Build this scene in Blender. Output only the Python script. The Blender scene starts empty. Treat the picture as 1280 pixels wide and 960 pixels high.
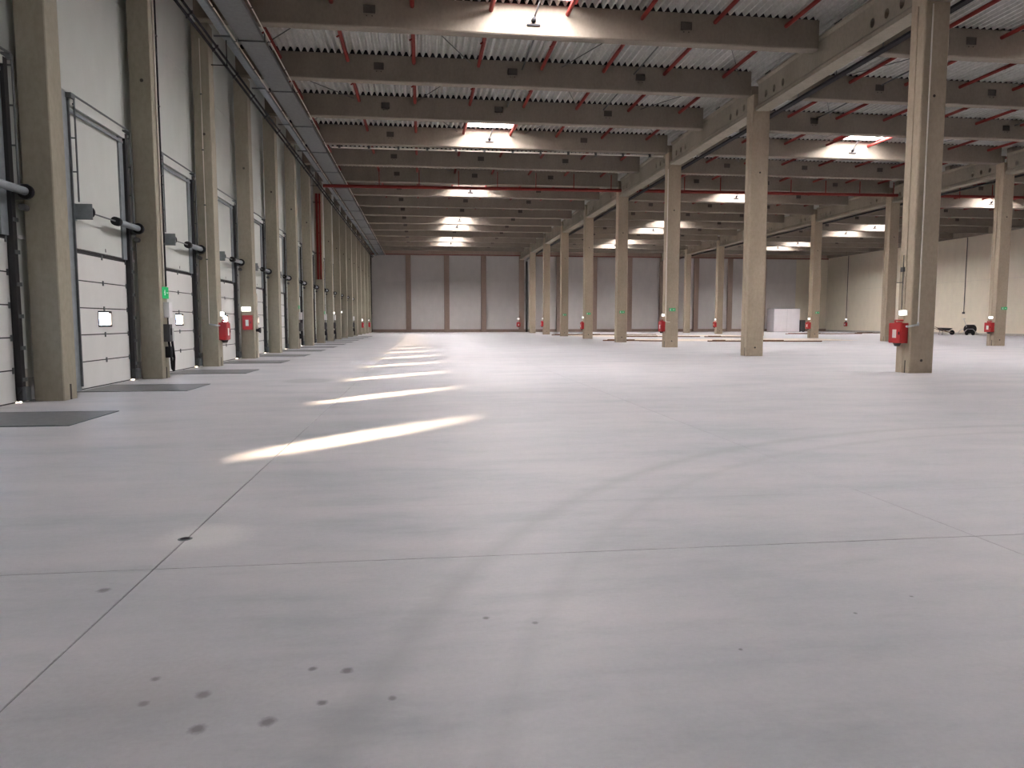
import bpy, bmesh, math, random
from mathutils import Vector, Matrix
random.seed(7)
PI = math.pi
sc = bpy.context.scene
col = sc.collection

# ---------------------------------------------------------------- camera
CAM_H = 1.7
cd = bpy.data.cameras.new('camera'); cam = bpy.data.objects.new('camera', cd); col.objects.link(cam)
cd.sensor_width = 36.0; cd.lens = 900.0 / 1280.0 * 36.0
cd.clip_start = 0.05; cd.clip_end = 600
cam.location = (0, 0, CAM_H)
cam.rotation_euler = (math.radians(90 - 4.953), 0, math.radians(-7.13))
sc.camera = cam

# ---------------------------------------------------------------- light
w = bpy.data.worlds.new('world'); sc.world = w; w.use_nodes = True
bgn = w.node_tree.nodes['Background']
bgn.inputs['Color'].default_value = (0.66, 0.76, 1.0, 1); bgn.inputs['Strength'].default_value = 40.0
SUN_EL = math.radians(9.0)
sl = bpy.data.lights.new('sun', 'SUN'); sl.energy = 460.0; sl.angle = math.radians(2.9); sl.color = (1.0, 0.72, 0.48)
so = bpy.data.objects.new('sun', sl); col.objects.link(so)
sd = Vector((7.35, 8.05, -math.tan(SUN_EL) * math.hypot(7.35, 8.05))).normalized()
so.rotation_euler = sd.to_track_quat('-Z', 'Y').to_euler(); so.location = (-40, -40, 20)
SKY_E = 87.0            # brightness of the roof-light panels
sc.view_settings.view_transform = 'Standard'; sc.view_settings.look = 'None'
sc.view_settings.gamma = 1.0; sc.view_settings.use_curve_mapping = False
sc.view_settings.exposure = 0.0

# ---------------------------------------------------------------- materials
def nd(t, kind, **kw):
    n = t.nodes.new(kind)
    for k, v in kw.items(): setattr(n, k, v)
    return n
def base_mat(name, colr, rough=0.6, metal=0.0, spec=0.5):
    m = bpy.data.materials.new(name); m.use_nodes = True
    b = m.node_tree.nodes['Principled BSDF']
    b.inputs['Base Color'].default_value = (*colr, 1); b.inputs['Roughness'].default_value = rough
    b.inputs['Metallic'].default_value = metal; b.inputs['Specular IOR Level'].default_value = spec
    return m, m.node_tree, b
def noise(t, scale, detail=4, rough=.55, sx=(1, 1, 1), coord='Position'):
    if coord == 'Position': src = nd(t, 'ShaderNodeNewGeometry').outputs['Position']
    else: src = nd(t, 'ShaderNodeTexCoord').outputs['Object']
    mp = nd(t, 'ShaderNodeMapping'); mp.inputs['Scale'].default_value = sx
    t.links.new(src, mp.inputs['Vector'])
    n = nd(t, 'ShaderNodeTexNoise'); n.inputs['Scale'].default_value = scale
    n.inputs['Detail'].default_value = detail; n.inputs['Roughness'].default_value = rough
    t.links.new(mp.outputs[0], n.inputs['Vector'])
    return n.outputs['Fac']
def ramp(t, fac, stops):
    r = nd(t, 'ShaderNodeValToRGB'); e = r.color_ramp.elements
    while len(e) < len(stops): e.new(0.5)
    for el, (p, c) in zip(e, stops): el.position = p; el.color = (*c, 1)
    t.links.new(fac, r.inputs['Fac']); return r.outputs['Color']
def mixc(t, fac, a, b, mode='MIX'):
    n = nd(t, 'ShaderNodeMix', data_type='RGBA', blend_type=mode)
    for s, v in ((n.inputs[0], fac), (n.inputs[6], a), (n.inputs[7], b)):
        if hasattr(v, 'links'): t.links.new(v, s)
        elif isinstance(v, tuple): s.default_value = (*v, 1)
        else: s.default_value = v
    return n.outputs[2]
def mth(t, op, a, b=None, c=None, clamp=False):
    n = nd(t, 'ShaderNodeMath', operation=op, use_clamp=clamp)
    for i, v in enumerate((a, b, c)):
        if v is None: continue
        if hasattr(v, 'links'): t.links.new(v, n.inputs[i])
        else: n.inputs[i].default_value = v
    return n.outputs[0]
def bump(t, b, fac, strength, dist):
    n = nd(t, 'ShaderNodeBump'); n.inputs['Strength'].default_value = strength; n.inputs['Distance'].default_value = dist
    t.links.new(fac, n.inputs['Height']); t.links.new(n.outputs[0], b.inputs['Normal'])

def concrete(name, c, var=.13, rough=.8, coord='Object'):
    m, t, b = base_mat(name, c, rough, 0, .25)
    n1 = noise(t, .9, 5, .6, (1, 1, .35), coord); n2 = noise(t, 9, 4, .6, (1, 1, .6), coord)
    lo = tuple(x * (1 - var) for x in c); hi = tuple(min(1, x * (1 + var)) for x in c)
    a = ramp(t, n1, [(.3, lo), (.7, hi)])
    d = ramp(t, n2, [(.35, (.86, .86, .85)), (.6, (1, 1, 1))])
    t.links.new(mixc(t, .8, a, d, 'MULTIPLY'), b.inputs['Base Color'])
    bump(t, b, n2, .25, .01)
    return m
def painted(name, c, rough=.5, var=.04, spec=.4):
    m, t, b = base_mat(name, c, rough, 0, spec)
    n1 = noise(t, 1.3, 4, .6, (1, 1, .5), 'Object')
    lo = tuple(x * (1 - var) for x in c); hi = tuple(min(1, x * (1 + var)) for x in c)
    t.links.new(ramp(t, n1, [(.3, lo), (.7, hi)]), b.inputs['Base Color'])
    return m
def metalmat(name, c, rough=.45, metal=.6):
    m, t, b = base_mat(name, c, rough, metal)
    n1 = noise(t, 6, 4, .6, (1, 1, 1), 'Object')
    t.links.new(ramp(t, n1, [(.3, tuple(x * .85 for x in c)), (.7, tuple(min(1, x * 1.12) for x in c))]), b.inputs['Base Color'])
    return m
def emit(name, c, s):
    m = bpy.data.materials.new(name); m.use_nodes = True; t = m.node_tree
    t.nodes.clear(); o = nd(t, 'ShaderNodeOutputMaterial'); e = nd(t, 'ShaderNodeEmission')
    e.inputs[0].default_value = (*c, 1); e.inputs[1].default_value = s
    t.links.new(e.outputs[0], o.inputs[0]); return m

M = {}
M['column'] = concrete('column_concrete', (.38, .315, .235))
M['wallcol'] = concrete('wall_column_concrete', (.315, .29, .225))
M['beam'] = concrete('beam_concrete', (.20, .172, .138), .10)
M['girder'] = concrete('girder_concrete', (.27, .24, .19))
M['plinth'] = concrete('plinth_concrete', (.42, .40, .36))
M['endcol'] = concrete('end_wall_concrete', (.30, .225, .185), .08)
M['panel_left'] = painted('white_sandwich_panel', (.56, .59, .555), .55)
M['panel_far'] = painted('grey_end_wall_panel', (.64, .61, .59), .6)
M['panel_right'] = painted('cream_wall_panel', (.72, .66, .53), .6)
M['deck'] = metalmat('galvanised_roof_deck', (.50, .50, .47), .55, .05)
M['door'] = painted('white_door_panel', (.69, .70, .675), .45)
M['seal'] = painted('black_rubber_seal', (.02, .02, .022), .6)
M['galv'] = metalmat('galvanised_steel', (.24, .27, .285), .5, .3)
M['dgalv'] = metalmat('dark_galvanised_steel', (.12, .135, .14), .5, .3)
M['tray'] = metalmat('zinc_tray_steel', (.13, .135, .135), .6, .1)
M['black'] = painted('black_plastic', (.018, .018, .02), .8, .04, .12)
M['dgrey'] = painted('dark_grey_plastic', (.075, .075, .075), .7, .04, .2)
M['grey'] = painted('grey_plastic', (.45, .46, .46), .5)
M['white'] = painted('white_plastic', (.8, .8, .8), .5)
M['red'] = painted('red_enamel', (.38, .014, .018), .4)
M['dred'] = painted('dark_red_pipe_paint', (.16, .022, .017), .7, .04, .15)
M['conduit'] = painted('pale_conduit', (.72, .68, .60), .4)
M['leveler'] = metalmat('dock_leveler_steel', (.13, .13, .13), .5, .2)
M['green'] = painted('green_sign', (.05, .42, .16), .4)
M['greenlit'] = emit('lit_green_sign', (.05, .5, .18), .8)
M['signwhite'] = painted('sign_white', (.85, .9, .85), .4)
M['lamp'] = emit('emergency_lamp_lens', (1, .97, .9), 3.5)
M['board'] = painted('white_board', (.82, .78, .80), .6)
M['wood'] = concrete('timber', (.16, .085, .05), .2)
M['dark'] = painted('dark_opening', (.055, .047, .04), .9)
M['dust'] = concrete('pale_screed', (.66, .57, .47), .05)
M['roof'] = concrete('roof_membrane', (.4, .4, .4))
M['skylight'] = emit('daylit_polycarbonate', (1.0, .94, .95), SKY_E)
M['steelrod'] = metalmat('steel_rod', (.10, .10, .10), .5, .5)

def glass():
    m = bpy.data.materials.new('acrylic_window'); m.use_nodes = True; t = m.node_tree; t.nodes.clear()
    o = nd(t, 'ShaderNodeOutputMaterial'); tr = nd(t, 'ShaderNodeBsdfTransparent'); g = nd(t, 'ShaderNodeBsdfGlossy')
    tr.inputs[0].default_value = (.93, .95, .95, 1); g.inputs[1].default_value = .045
    mx = nd(t, 'ShaderNodeMixShader'); mx.inputs[0].default_value = .06
    t.links.new(tr.outputs[0], mx.inputs[1]); t.links.new(g.outputs[0], mx.inputs[2])
    t.links.new(mx.outputs[0], o.inputs[0]); return m
M['glass'] = glass()

def floor_mat():
    m, t, b = base_mat('power_floated_concrete', (.40, .40, .39), .4, 0, .25)
    geo = nd(t, 'ShaderNodeNewGeometry').outputs['Position']
    sep = nd(t, 'ShaderNodeSeparateXYZ'); t.links.new(geo, sep.inputs[0]); X, Y = sep.outputs[0], sep.outputs[1]
    n0 = noise(t, .07, 3, .5, (1, .6, 1)); n1 = noise(t, .55, 8, .66, (.6, 1.3, 1)); n2 = noise(t, 1.9, 8, .68, (.5, 1.5, 1)); n3 = noise(t, 30, 5, .7)
    c = ramp(t, n1, [(.30, (.35, .365, .375)), (.48, (.43, .428, .437)), (.7, (.50, .483, .482))])
    c = mixc(t, .55, c, ramp(t, n0, [(.35, (.92, .93, .96)), (.65, (1.0, .96, .965))]), 'MULTIPLY')
    c = mixc(t, .75, c, ramp(t, n2, [(.3, (.78, .80, .80)), (.48, (.95, .95, .95)), (.72, (1, 1, 1))]), 'MULTIPLY')
    c = mixc(t, .5, c, ramp(t, n3, [(.3, (.9, .9, .9)), (.6, (1, 1, 1))]), 'MULTIPLY')
    def spot(c, x, y, rx, ry, colr, amt, soft=.35):
        dx = mth(t, 'DIVIDE', mth(t, 'SUBTRACT', X, x), rx); dy = mth(t, 'DIVIDE', mth(t, 'SUBTRACT', Y, y), ry)
        d = mth(t, 'SQRT', mth(t, 'ADD', mth(t, 'MULTIPLY', dx, dx), mth(t, 'MULTIPLY', dy, dy)))
        d = mth(t, 'ADD', d, mth(t, 'MULTIPLY', mth(t, 'SUBTRACT', n3, .5), .9))
        mr = nd(t, 'ShaderNodeMapRange'); mr.clamp = True
        t.links.new(d, mr.inputs[0]); mr.inputs[1].default_value = 1; mr.inputs[2].default_value = 1 - soft
        mr.inputs[3].default_value = 0; mr.inputs[4].default_value = amt
        return mixc(t, mr.outputs[0], c, colr)
    for x, y, r in ((-1.28, 3.49, .022), (-1.25, 3.26, .025), (-1.01, 3.31, .034), (-.46, 3.17, .024), (-.15, 3.17, .020),
                    (-.38, 3.46, .030), (-.95, 3.02, .036), (-.67, 3.04, .036), (-2.02, 4.73, .04), (1.63, 3.44, .012), (2.5, 3.8, .012), (3.0, 4.0, .012), (-.55, 3.5, .022), (.35, 4.0, .02), (.62, 3.9, .02)):
        c = spot(c, x, y, r * 1.25, r * 1.3, (.11, .11, .105), .75, .6)
    c = spot(c, -1.72, 5.86, .42, .42, (.60, .59, .57), .55, .5)
    c = spot(c, -1.3, 3.3, .7, .45, (.30, .28, .27), .35, .9)
    c = spot(c, -3.27, 21.25, .8, .9, (.22, .22, .22), .5, .3)
    # tyre track arc and straight scuffs
    def arc(c, x, y, r, wd, amt, ang=None):
        dx = mth(t, 'SUBTRACT', X, x); dy = mth(t, 'SUBTRACT', Y, y)
        d = mth(t, 'SQRT', mth(t, 'ADD', mth(t, 'MULTIPLY', dx, dx), mth(t, 'MULTIPLY', dy, dy)))
        e = mth(t, 'ABSOLUTE', mth(t, 'SUBTRACT', d, r))
        e = mth(t, 'ADD', e, mth(t, 'MULTIPLY', mth(t, 'SUBTRACT', n2, .5), wd * 1.5))
        mr = nd(t, 'ShaderNodeMapRange'); mr.clamp = True
        t.links.new(e, mr.inputs[0]); mr.inputs[1].default_value = wd; mr.inputs[2].default_value = 0
        mr.inputs[3].default_value = 0; mr.inputs[4].default_value = amt
        g = mth(t, 'GREATER_THAN', dy, 0); h = mth(t, 'LESS_THAN', dx, r * .5)
        f = mth(t, 'MULTIPLY', mr.outputs[0], mth(t, 'MULTIPLY', g, h))
        return mixc(t, f, c, (.27, .275, .275))
    c = arc(c, 9.4, .6, 10.0, .16, .42)
    c = arc(c, 9.4, .6, 9.35, .12, .25)
    t.links.new(c, b.inputs['Base Color'])
    r = ramp(t, n2, [(.3, (.42, .42, .42)), (.7, (.50, .50, .50))])
    t.links.new(r, b.inputs['Roughness'])
    bump(t, b, n1, .05, .01)
    return m
M['floor'] = floor_mat()
M['joint'] = concrete('joint_filler', (.13, .13, .125), .1)

# ---------------------------------------------------------------- mesh helpers
class MB:
    def __init__(s): s.v = []; s.f = []; s.sm = []
    def add(s, vs, fs, smooth=False):
        o = len(s.v); s.v += [tuple(v) for v in vs]
        for f in fs: s.f.append(tuple(i + o for i in f)); s.sm.append(smooth)
    def box(s, x0, x1, y0, y1, z0, z1, b=0.0):
        if x0 > x1: x0, x1 = x1, x0
        if y0 > y1: y0, y1 = y1, y0
        if z0 > z1: z0, z1 = z1, z0
        if b <= 0:
            s.add([(x, y, z) for z in (z0, z1) for y in (y0, y1) for x in (x0, x1)],
                  [(0, 2, 3, 1), (4, 5, 7, 6), (0, 1, 5, 4), (2, 6, 7, 3), (0, 4, 6, 2), (1, 3, 7, 5)])
        else:
            s.prism_z([(x0 + b, y0), (x1 - b, y0), (x1, y0 + b), (x1, y1 - b), (x1 - b, y1), (x0 + b, y1), (x0, y1 - b), (x0, y0 + b)], z0, z1)
        return s
    def prism_z(s, pts, z0, z1):
        n = len(pts)
        s.add([(x, y, z0) for x, y in pts] + [(x, y, z1) for x, y in pts],
              [tuple(reversed(range(n))), tuple(range(n, 2 * n))] + [(i, (i + 1) % n, n + (i + 1) % n, n + i) for i in range(n)])
        return s
    def prism_y(s, pts, y0, y1):        # pts (x, z)
        n = len(pts)
        s.add([(x, y0, z) for x, z in pts] + [(x, y1, z) for x, z in pts],
              [tuple(range(n)), tuple(reversed(range(n, 2 * n)))] + [(i, n + i, n + (i + 1) % n, (i + 1) % n) for i in range(n)])
        return s
    def prism_x(s, pts, x0, x1):        # pts (y, z)
        n = len(pts)
        s.add([(x0, y, z) for y, z in pts] + [(x1, y, z) for y, z in pts],
              [tuple(reversed(range(n))), tuple(range(n, 2 * n))] + [(i, (i + 1) % n, n + (i + 1) % n, n + i) for i in range(n)])
        return s
    def tube(s, pts, r, n=8, r2=None):
        pts = [Vector(p) for p in pts]
        for k in range(len(pts) - 1):
            a, c = pts[k], pts[k + 1]; d = (c - a).normalized()
            u = d.orthogonal().normalized(); v = d.cross(u)
            ra, rb = r, (r2 if r2 is not None else r)
            ring = lambda p, rr: [p + (u * math.cos(2 * PI * i / n) + v * math.sin(2 * PI * i / n)) * rr for i in range(n)]
            o = len(s.v); s.v += [tuple(q) for q in ring(a, ra) + ring(c, rb)]
            for i in range(n): s.f.append((o + i, o + (i + 1) % n, o + n + (i + 1) % n, o + n + i)); s.sm.append(n > 5 and (c - a).length < 2.0)
            s.f.append(tuple(o + i for i in reversed(range(n)))); s.sm.append(False)
            s.f.append(tuple(o + n + i for i in range(n))); s.sm.append(False)
        return s
    def mesh(s, name, mat):
        me = bpy.data.meshes.new(name); me.from_pydata(s.v, [], s.f)
        for p, q in zip(me.polygons, s.sm): p.use_smooth = q
        me.materials.append(mat); me.update(); return me
    def build(s, name, mat, parent=None, loc=None):
        o = bpy.data.objects.new(name, s.mesh(name, mat)); col.objects.link(o)
        if parent: o.parent = parent
        if loc: o.location = loc
        return o
def tag(o, label, cat, group=None):
    o['label'] = label; o['category'] = cat
    if group: o['group'] = group
    return o
def struct(o): o['kind'] = 'structure'; return o
def empty(name, loc, rz=0):
    o = bpy.data.objects.new(name, None); col.objects.link(o); o.location = loc; o.rotation_euler = (0, 0, rz); o.empty_display_size = .3
    return o
def kids(o): return [c for c in list(bpy.data.objects) if c.parent == o]
def tree_of(o, d=0): return (o, [tree_of(c) for c in kids(o)])
def stamp(tr, parent=None, skip=()):
    o, ch = tr; c = o.copy(); col.objects.link(c); c.parent = parent
    for t2 in ch:
        if t2[0].name.split('.')[0] in skip: continue
        stamp(t2, c)
    return c
def link(name, me, parent=None, loc=(0, 0, 0)):
    o = bpy.data.objects.new(name, me); col.objects.link(o); o.parent = parent; o.location = loc; return o
ORD = ['nearest', 'second', 'third', 'fourth', 'fifth', 'sixth', 'seventh', 'eighth', 'ninth', 'tenth', 'eleventh', 'twelfth', 'thirteenth',
       'fourteenth', 'fifteenth', 'sixteenth', 'seventeenth', 'eighteenth', 'nineteenth', 'twentieth']
def ordn(k, one='nearest'): return one if k == 0 else ORD[k] + (' nearest' if one == 'nearest' else '')

# ---------------------------------------------------------------- dimensions
XW, XR = -8.4, 70.0           # dock wall face, right wall face
Y0, Y1 = -14.0, 118.3         # back wall, far wall faces
ZB, ZD = 12.58, 13.72         # underside of beams, underside of deck ribs
LCX, LCY = -7.65, 16.5        # inner face of the wall columns, front face of the nearest one
BY = 28.2                     # front face of the first beam in view
RC = [(15.93, 16.79), (39.75, 40.6)]
RCY = 21.9
SKY_X = [4.3, 28.7, 54.4]
SKY_Y = [(7.2, 9.7), (22.9, 27.7), (40.9, 45.7), (59.8, 63.7), (79.0, 81.7), (85.0, 87.7), (96.2, 99.7), (102.0, 105.7)]  # first span: unseen roof light, added and sized to brighten the near floor

# ---------------------------------------------------------------- floor: slabs with recessed joints
fl = MB().box(XW - .6, XR + .3, Y0 - .3, Y1 + .3, -.30, -.008).build('floor', M['joint']); struct(fl)
xs = [XW - .6, -1.85, 4.35, 22.95, 46.95, XR + .3]; ys = [Y0 - .3, 5.1, 6.6, 53.1, Y1 + .3]
GX = {1: .006, 2: .002, 3: .003, 4: .003}; GY = {1: .004, 2: .001, 3: .004}
for i in range(len(xs) - 1):
    for j in range(len(ys) - 1):
        x0 = xs[i] + GX.get(i, 0); x1 = xs[i + 1] - GX.get(i + 1, 0)
        y0_ = ys[j] + GY.get(j, 0); y1_ = ys[j + 1] - GY.get(j + 1, 0)
        MB().box(x0, x1, y0_, y1_, -.008, 0).build('floor_slab', M['floor'], fl)
# small floor drain on the joint
dr = empty('floor_drain', (-1.86, 5.80, 0))
tag(dr, 'small dark round drain cap in pale patch on the long floor joint', 'drain')
rim = MB(); n = 20
rim.add([(.055 * math.cos(2 * PI * i / n), .055 * math.sin(2 * PI * i / n), .001) for i in range(n)] + [(.040 * math.cos(2 * PI * i / n), .040 * math.sin(2 * PI * i / n), .006) for i in range(n)],
        [(i, (i + 1) % n, n + (i + 1) % n, n + i) for i in range(n)], True)
rim.build('rim', M['dgalv'], dr)
MB().tube([(0, 0, .0005), (0, 0, .004)], .040, 16).build('cap', M['black'], dr)

# ---------------------------------------------------------------- ceiling: trapezoidal deck with roof-light openings
def deck():
    mb = MB(); p = .30; zt = ZD + .19; x = XW - .3
    holes = [(sx - 1.35, sx + 1.35, a, b) for sx in SKY_X for a, b in SKY_Y]
    while x < XR + .3:
        c = x + p / 2
        iv = [(Y0 - .3, Y1 + .3)]
        for hx0, hx1, a, b in holes:
            if hx0 < c < hx1:
                nv = []
                for u, v in iv:
                    if b <= u or a >= v: nv.append((u, v)); continue
                    if u < a: nv.append((u, a))
                    if b < v: nv.append((b, v))
                iv = nv
        prof = [(0, zt), (.07, zt), (.155, ZD), (.215, ZD), (.30, zt)]
        for u, v in iv:
            mb.add([(x + a, y, z) for a, z in prof for y in (u, v)],
                   [(2 * i, 2 * i + 1, 2 * i + 3, 2 * i + 2) for i in range(4)])
        x += p
    return mb
ce = deck().build('ceiling', M['deck']); struct(ce)
# solid roof above, with the same openings, so that no light leaks
rb = MB(); ex = [XW - .6]
for sx in SKY_X: ex += [sx - 1.42, sx + 1.42]
ex.append(XR + .6)
for i in range(len(ex) - 1):
    if i % 2 == 0: rb.box(ex[i], ex[i + 1], Y0 - .4, Y1 + .4, ZD + .2, ZD + .33)
    else:
        yy = Y0 - .4
        for a, b in SKY_Y: rb.box(ex[i], ex[i + 1], yy, a, ZD + .2, ZD + .33); yy = b
        rb.box(ex[i], ex[i + 1], yy, Y1 + .4, ZD + .2, ZD + .33)
rb.build('roof_insulation', M['roof'], ce)

# roof lights
navename = ['left nave', 'middle nave', 'right nave']
frame_me = None
for ni, sx in enumerate(SKY_X):
    for k, (a, b) in enumerate(SKY_Y):
        L_ = 4.8
        r = empty('roof_light', (sx, (a + b) / 2, ZD)); r.scale = (1, (b - a) / 4.8, 1)
        tag(r, ('daylit roof light panel over the %s, %s to the camera' % (navename[ni], ordn(k, 'the unseen one overhead nearest'))).replace('the one overhead nearest from', 'nearest to'), 'skylight', 'roof lights')
        if frame_me is None:
            m1 = MB()
            for s in (-1, 1):
                m1.box(s * 1.36, s * 1.42, -L_ / 2, L_ / 2, -.02, .55); m1.box(-1.36, 1.36, s * (L_ / 2 - .06), s * L_ / 2, -.02, .55)
            frame_me = m1.mesh('upstand', M['white'])
            m2 = MB().box(-1.36, 1.36, -L_ / 2 + .06, L_ / 2 - .06, .40, .44); pane_me = m2.mesh('glazing', M['skylight'])
            m3 = MB()
            for q in (-.9, 0, .9): m3.box(-1.36, 1.36, q * 1.7 - .025, q * 1.7 + .025, .34, .395)
            bar_me = m3.mesh('glazing_bars', M['white'])
            m4 = MB()
            m4.box(-.09, .09, -L_ / 2, L_ / 2, -.14, -.03)
            curb_me = m4.mesh('red_trimmer', M['red'])
            cov_me = MB().box(-1.42, 1.42, -L_ / 2, L_ / 2, .56, .6).mesh('cover', M['roof'])
        link('upstand', frame_me, r); link('glazing', pane_me, r); link('glazing_bars', bar_me, r); link('red_trimmer', curb_me, r, (-1.53, 0, 0)); link('red_trimmer', curb_me, r, (1.53, 0, 0)); link('cover', cov_me, r)

# ---------------------------------------------------------------- roof beams
def nave_span(ni): return [(-8.05, 15.93), (16.79, 39.75), (40.6, 69.55)][ni]
beam_mesh = {}
def beam_geom(ni):
    x0, x1 = nave_span(ni); mb = MB()
    # T-like prestressed beam: wide lower chord edge, body, small top flange
    prof = [(0, ZB + .04), (.04, ZB), (.46, ZB), (.50, ZB + .04), (.50, ZD - .06), (.50, ZD - .01), (0, ZD - .01), (0, ZD - .06)]
    mb.prism_x(prof, x0, x1)
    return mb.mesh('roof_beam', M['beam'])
sleeve_me = MB().box(-.19, .19, -.012, 0, -.12, .12).box(-.22, -.19, -.03, 0, -.15, .15).box(.19, .22, -.03, 0, -.15, .15).box(-.19, .19, -.03, 0, .12, .15).box(-.19, .19, -.03, 0, -.15, -.12)\
    .box(-.12, -.08, -.02, 0, -.25, -.21).box(.08, .12, -.02, 0, -.25, -.21).mesh('pipe_opening', M['dark'])
void_shade_me = [MB().box(nave_span(i)[0] + .05, nave_span(i)[1] - .05, .03, .47, ZD - .008, ZD + .186).mesh('rib_void_shade', M['black']) for i in range(3)]  # black strip added to paint the shade in the voids between deck ribs
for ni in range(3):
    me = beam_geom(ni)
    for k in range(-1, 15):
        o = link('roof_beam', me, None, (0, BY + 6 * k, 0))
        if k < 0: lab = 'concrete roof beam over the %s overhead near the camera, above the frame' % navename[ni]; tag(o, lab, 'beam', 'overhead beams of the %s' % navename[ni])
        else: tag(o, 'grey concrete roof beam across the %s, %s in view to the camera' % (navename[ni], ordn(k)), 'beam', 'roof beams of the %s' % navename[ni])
        link('rib_void_shade', void_shade_me[ni], o)
        if k >= 0:
            for q in ((-1, 1) if any(abs(b - (BY + 6 * k)) < 1.0 for a, b in SKY_Y) else (-1, 0, 1)):
                link('pipe_opening', sleeve_me, o, (SKY_X[ni] + 6.1 * q, 0, 13.22))

# actuators: rod from roof light down to a black joint at the beam face
act_rod = MB().tube([(0, 0, 0), (.30, -.55, .95)], .035, 6).mesh('rod', M['steelrod'])
act_j = MB().tube([(0, .02, -.02), (0, -.16, .02)], .10, 10, .06).box(-.26, .26, -.02, .045, -.20, -.14).mesh('mounting_bracket', M['black'])
for ni in range(3):
    for k, (a, b) in enumerate(SKY_Y[1:]):
        yb = min((BY + 6 * q for q in range(-1, 15)), key=lambda y: abs(y - b))
        r = empty('roof_light_actuator', (SKY_X[ni] + .05, yb - .06, 13.12))
        tag(r, 'black rod actuator on the lit beam of the %s, %s to the camera' % (navename[ni], ordn(k)), 'actuator', 'roof light actuators')
        link('rod', act_rod, r); link('mounting_bracket', act_j, r)

# ---------------------------------------------------------------- long girders on the free columns
def girder_mesh():
    L0, L1 = 0.02, 11.27
    zb, zt = 11.78, 13.0
    w0 = .22
    mb = MB()
    # web built around three oval holes at either end
    hx = [.8, 1.6, 2.4, L1 - 2.4, L1 - 1.6, L1 - .8]; hr, hz = .13, .17; zc = 12.36
    def ring(c, n=12): return [(c + hr * math.cos(2 * PI * i / n), zc + hz * math.sin(2 * PI * i / n)) for i in range(n)]
    cuts = [L0] + sum([[h - .2, h + .2] for h in hx], []) + [L1]
    for s in (-w0, w0):
        for i in range(0, len(cuts) - 1):
            a, b = cuts[i], cuts[i + 1]
            if b - a < 1e-6: continue
            if i % 2 == 0: mb.add([(s, a, zb + .28), (s, b, zb + .28), (s, b, zt), (s, a, zt)], [(0, 1, 2, 3)])
            else:
                c = hx[(i - 1) // 2]; rg = ring(c); n = len(rg); out = []
                for (y, z) in rg:
                    dy, dz = y - c, z - zc; k = min(.2 / abs(dy) if abs(dy) > 1e-6 else 1e9, ((zt - zc) / dz if dz > 1e-6 else ((zb + .28 - zc) / dz if dz < -1e-6 else 1e9)))
                    out.append((c + dy * k, zc + dz * k))
                for (yy, zz) in ((b, zt), (a, zt), (a, zb + .28), (b, zb + .28)):
                    j = min(range(n), key=lambda q: (out[q][0] - yy) ** 2 + (out[q][1] - zz) ** 2); out[j] = (yy, zz)
                mb.add([(s, y, z) for y, z in rg] + [(s, y, z) for y, z in out], [(q, (q + 1) % n, n + (q + 1) % n, n + q) for q in range(n)])
    for h in hx:
        rg = ring(h); n = len(rg)
        mb.add([(-w0, y, z) for y, z in rg] + [(w0, y, z) for y, z in rg], [(q, n + q, n + (q + 1) % n, (q + 1) % n) for q in range(n)])
    mb.prism_y([(-.34, zb), (.34, zb), (.34, zb + .16), (w0, zb + .28), (-w0, zb + .28), (-.34, zb + .16)], L0, L1)
    mb.prism_y([(-w0, zt), (w0, zt), (.32, zt + .10), (.32, ZB + .6), (-.32, ZB + .6), (-.32, zt + .10)], L0, L1)
    mb.add([(-w0, L0, zb + .2), (w0, L0, zb + .2), (w0, L0, zt), (-w0, L0, zt)], [(0, 1, 2, 3)])
    mb.add([(-w0, L1, zb + .2), (w0, L1, zb + .2), (w0, L1, zt), (-w0, L1, zt)], [(0, 1, 2, 3)])
    return mb.mesh('girder', M['girder'])
gme = girder_mesh()
gside = MB()
rowname = ['left row of free columns', 'right row of free columns']
for ri, (a, b) in enumerate(RC):
    for k in range(-1, 8):
        if ri == 1 and k < 0: continue
        o = link('girder', gme, None, ((a + b) / 2, RCY + .7 + 12 * k, 0))
        tag(o, 'pierced concrete girder on the %s, %s span to the camera' % (rowname[ri], ordn(k + 1 if ri == 0 else k)), 'girder', 'long girders on the %s' % rowname[ri])
    # black cable tray under the far edge of the girder
    t_ = empty('cable_tray', (b + .18, 10, 11.62)); tag(t_, 'black cable tray hung beside the girders of the %s' % rowname[ri], 'cable tray')
    MB().box(-.12, .12, 0, 106, 0, .02).box(-.13, -.11, 0, 106, 0, .09).box(.11, .13, 0, 106, 0, .09).build('tray', M['black'], t_)
    MB().tube([(-.05, 0, .05), (-.05, 106, .05)], .03, 6).tube([(.04, 0, .05), (.04, 106, .05)], .025, 6).build('cables', M['dgrey'], t_)
    hb = MB()
    for q in range(35): hb.box(-.12, -.09, q * 3 + .4, q * 3 + .44, .09, .32).box(-.20, -.09, q * 3 + .4, q * 3 + .44, .30, .34)
    hb.build('hangers', M['dgalv'], t_)

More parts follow.
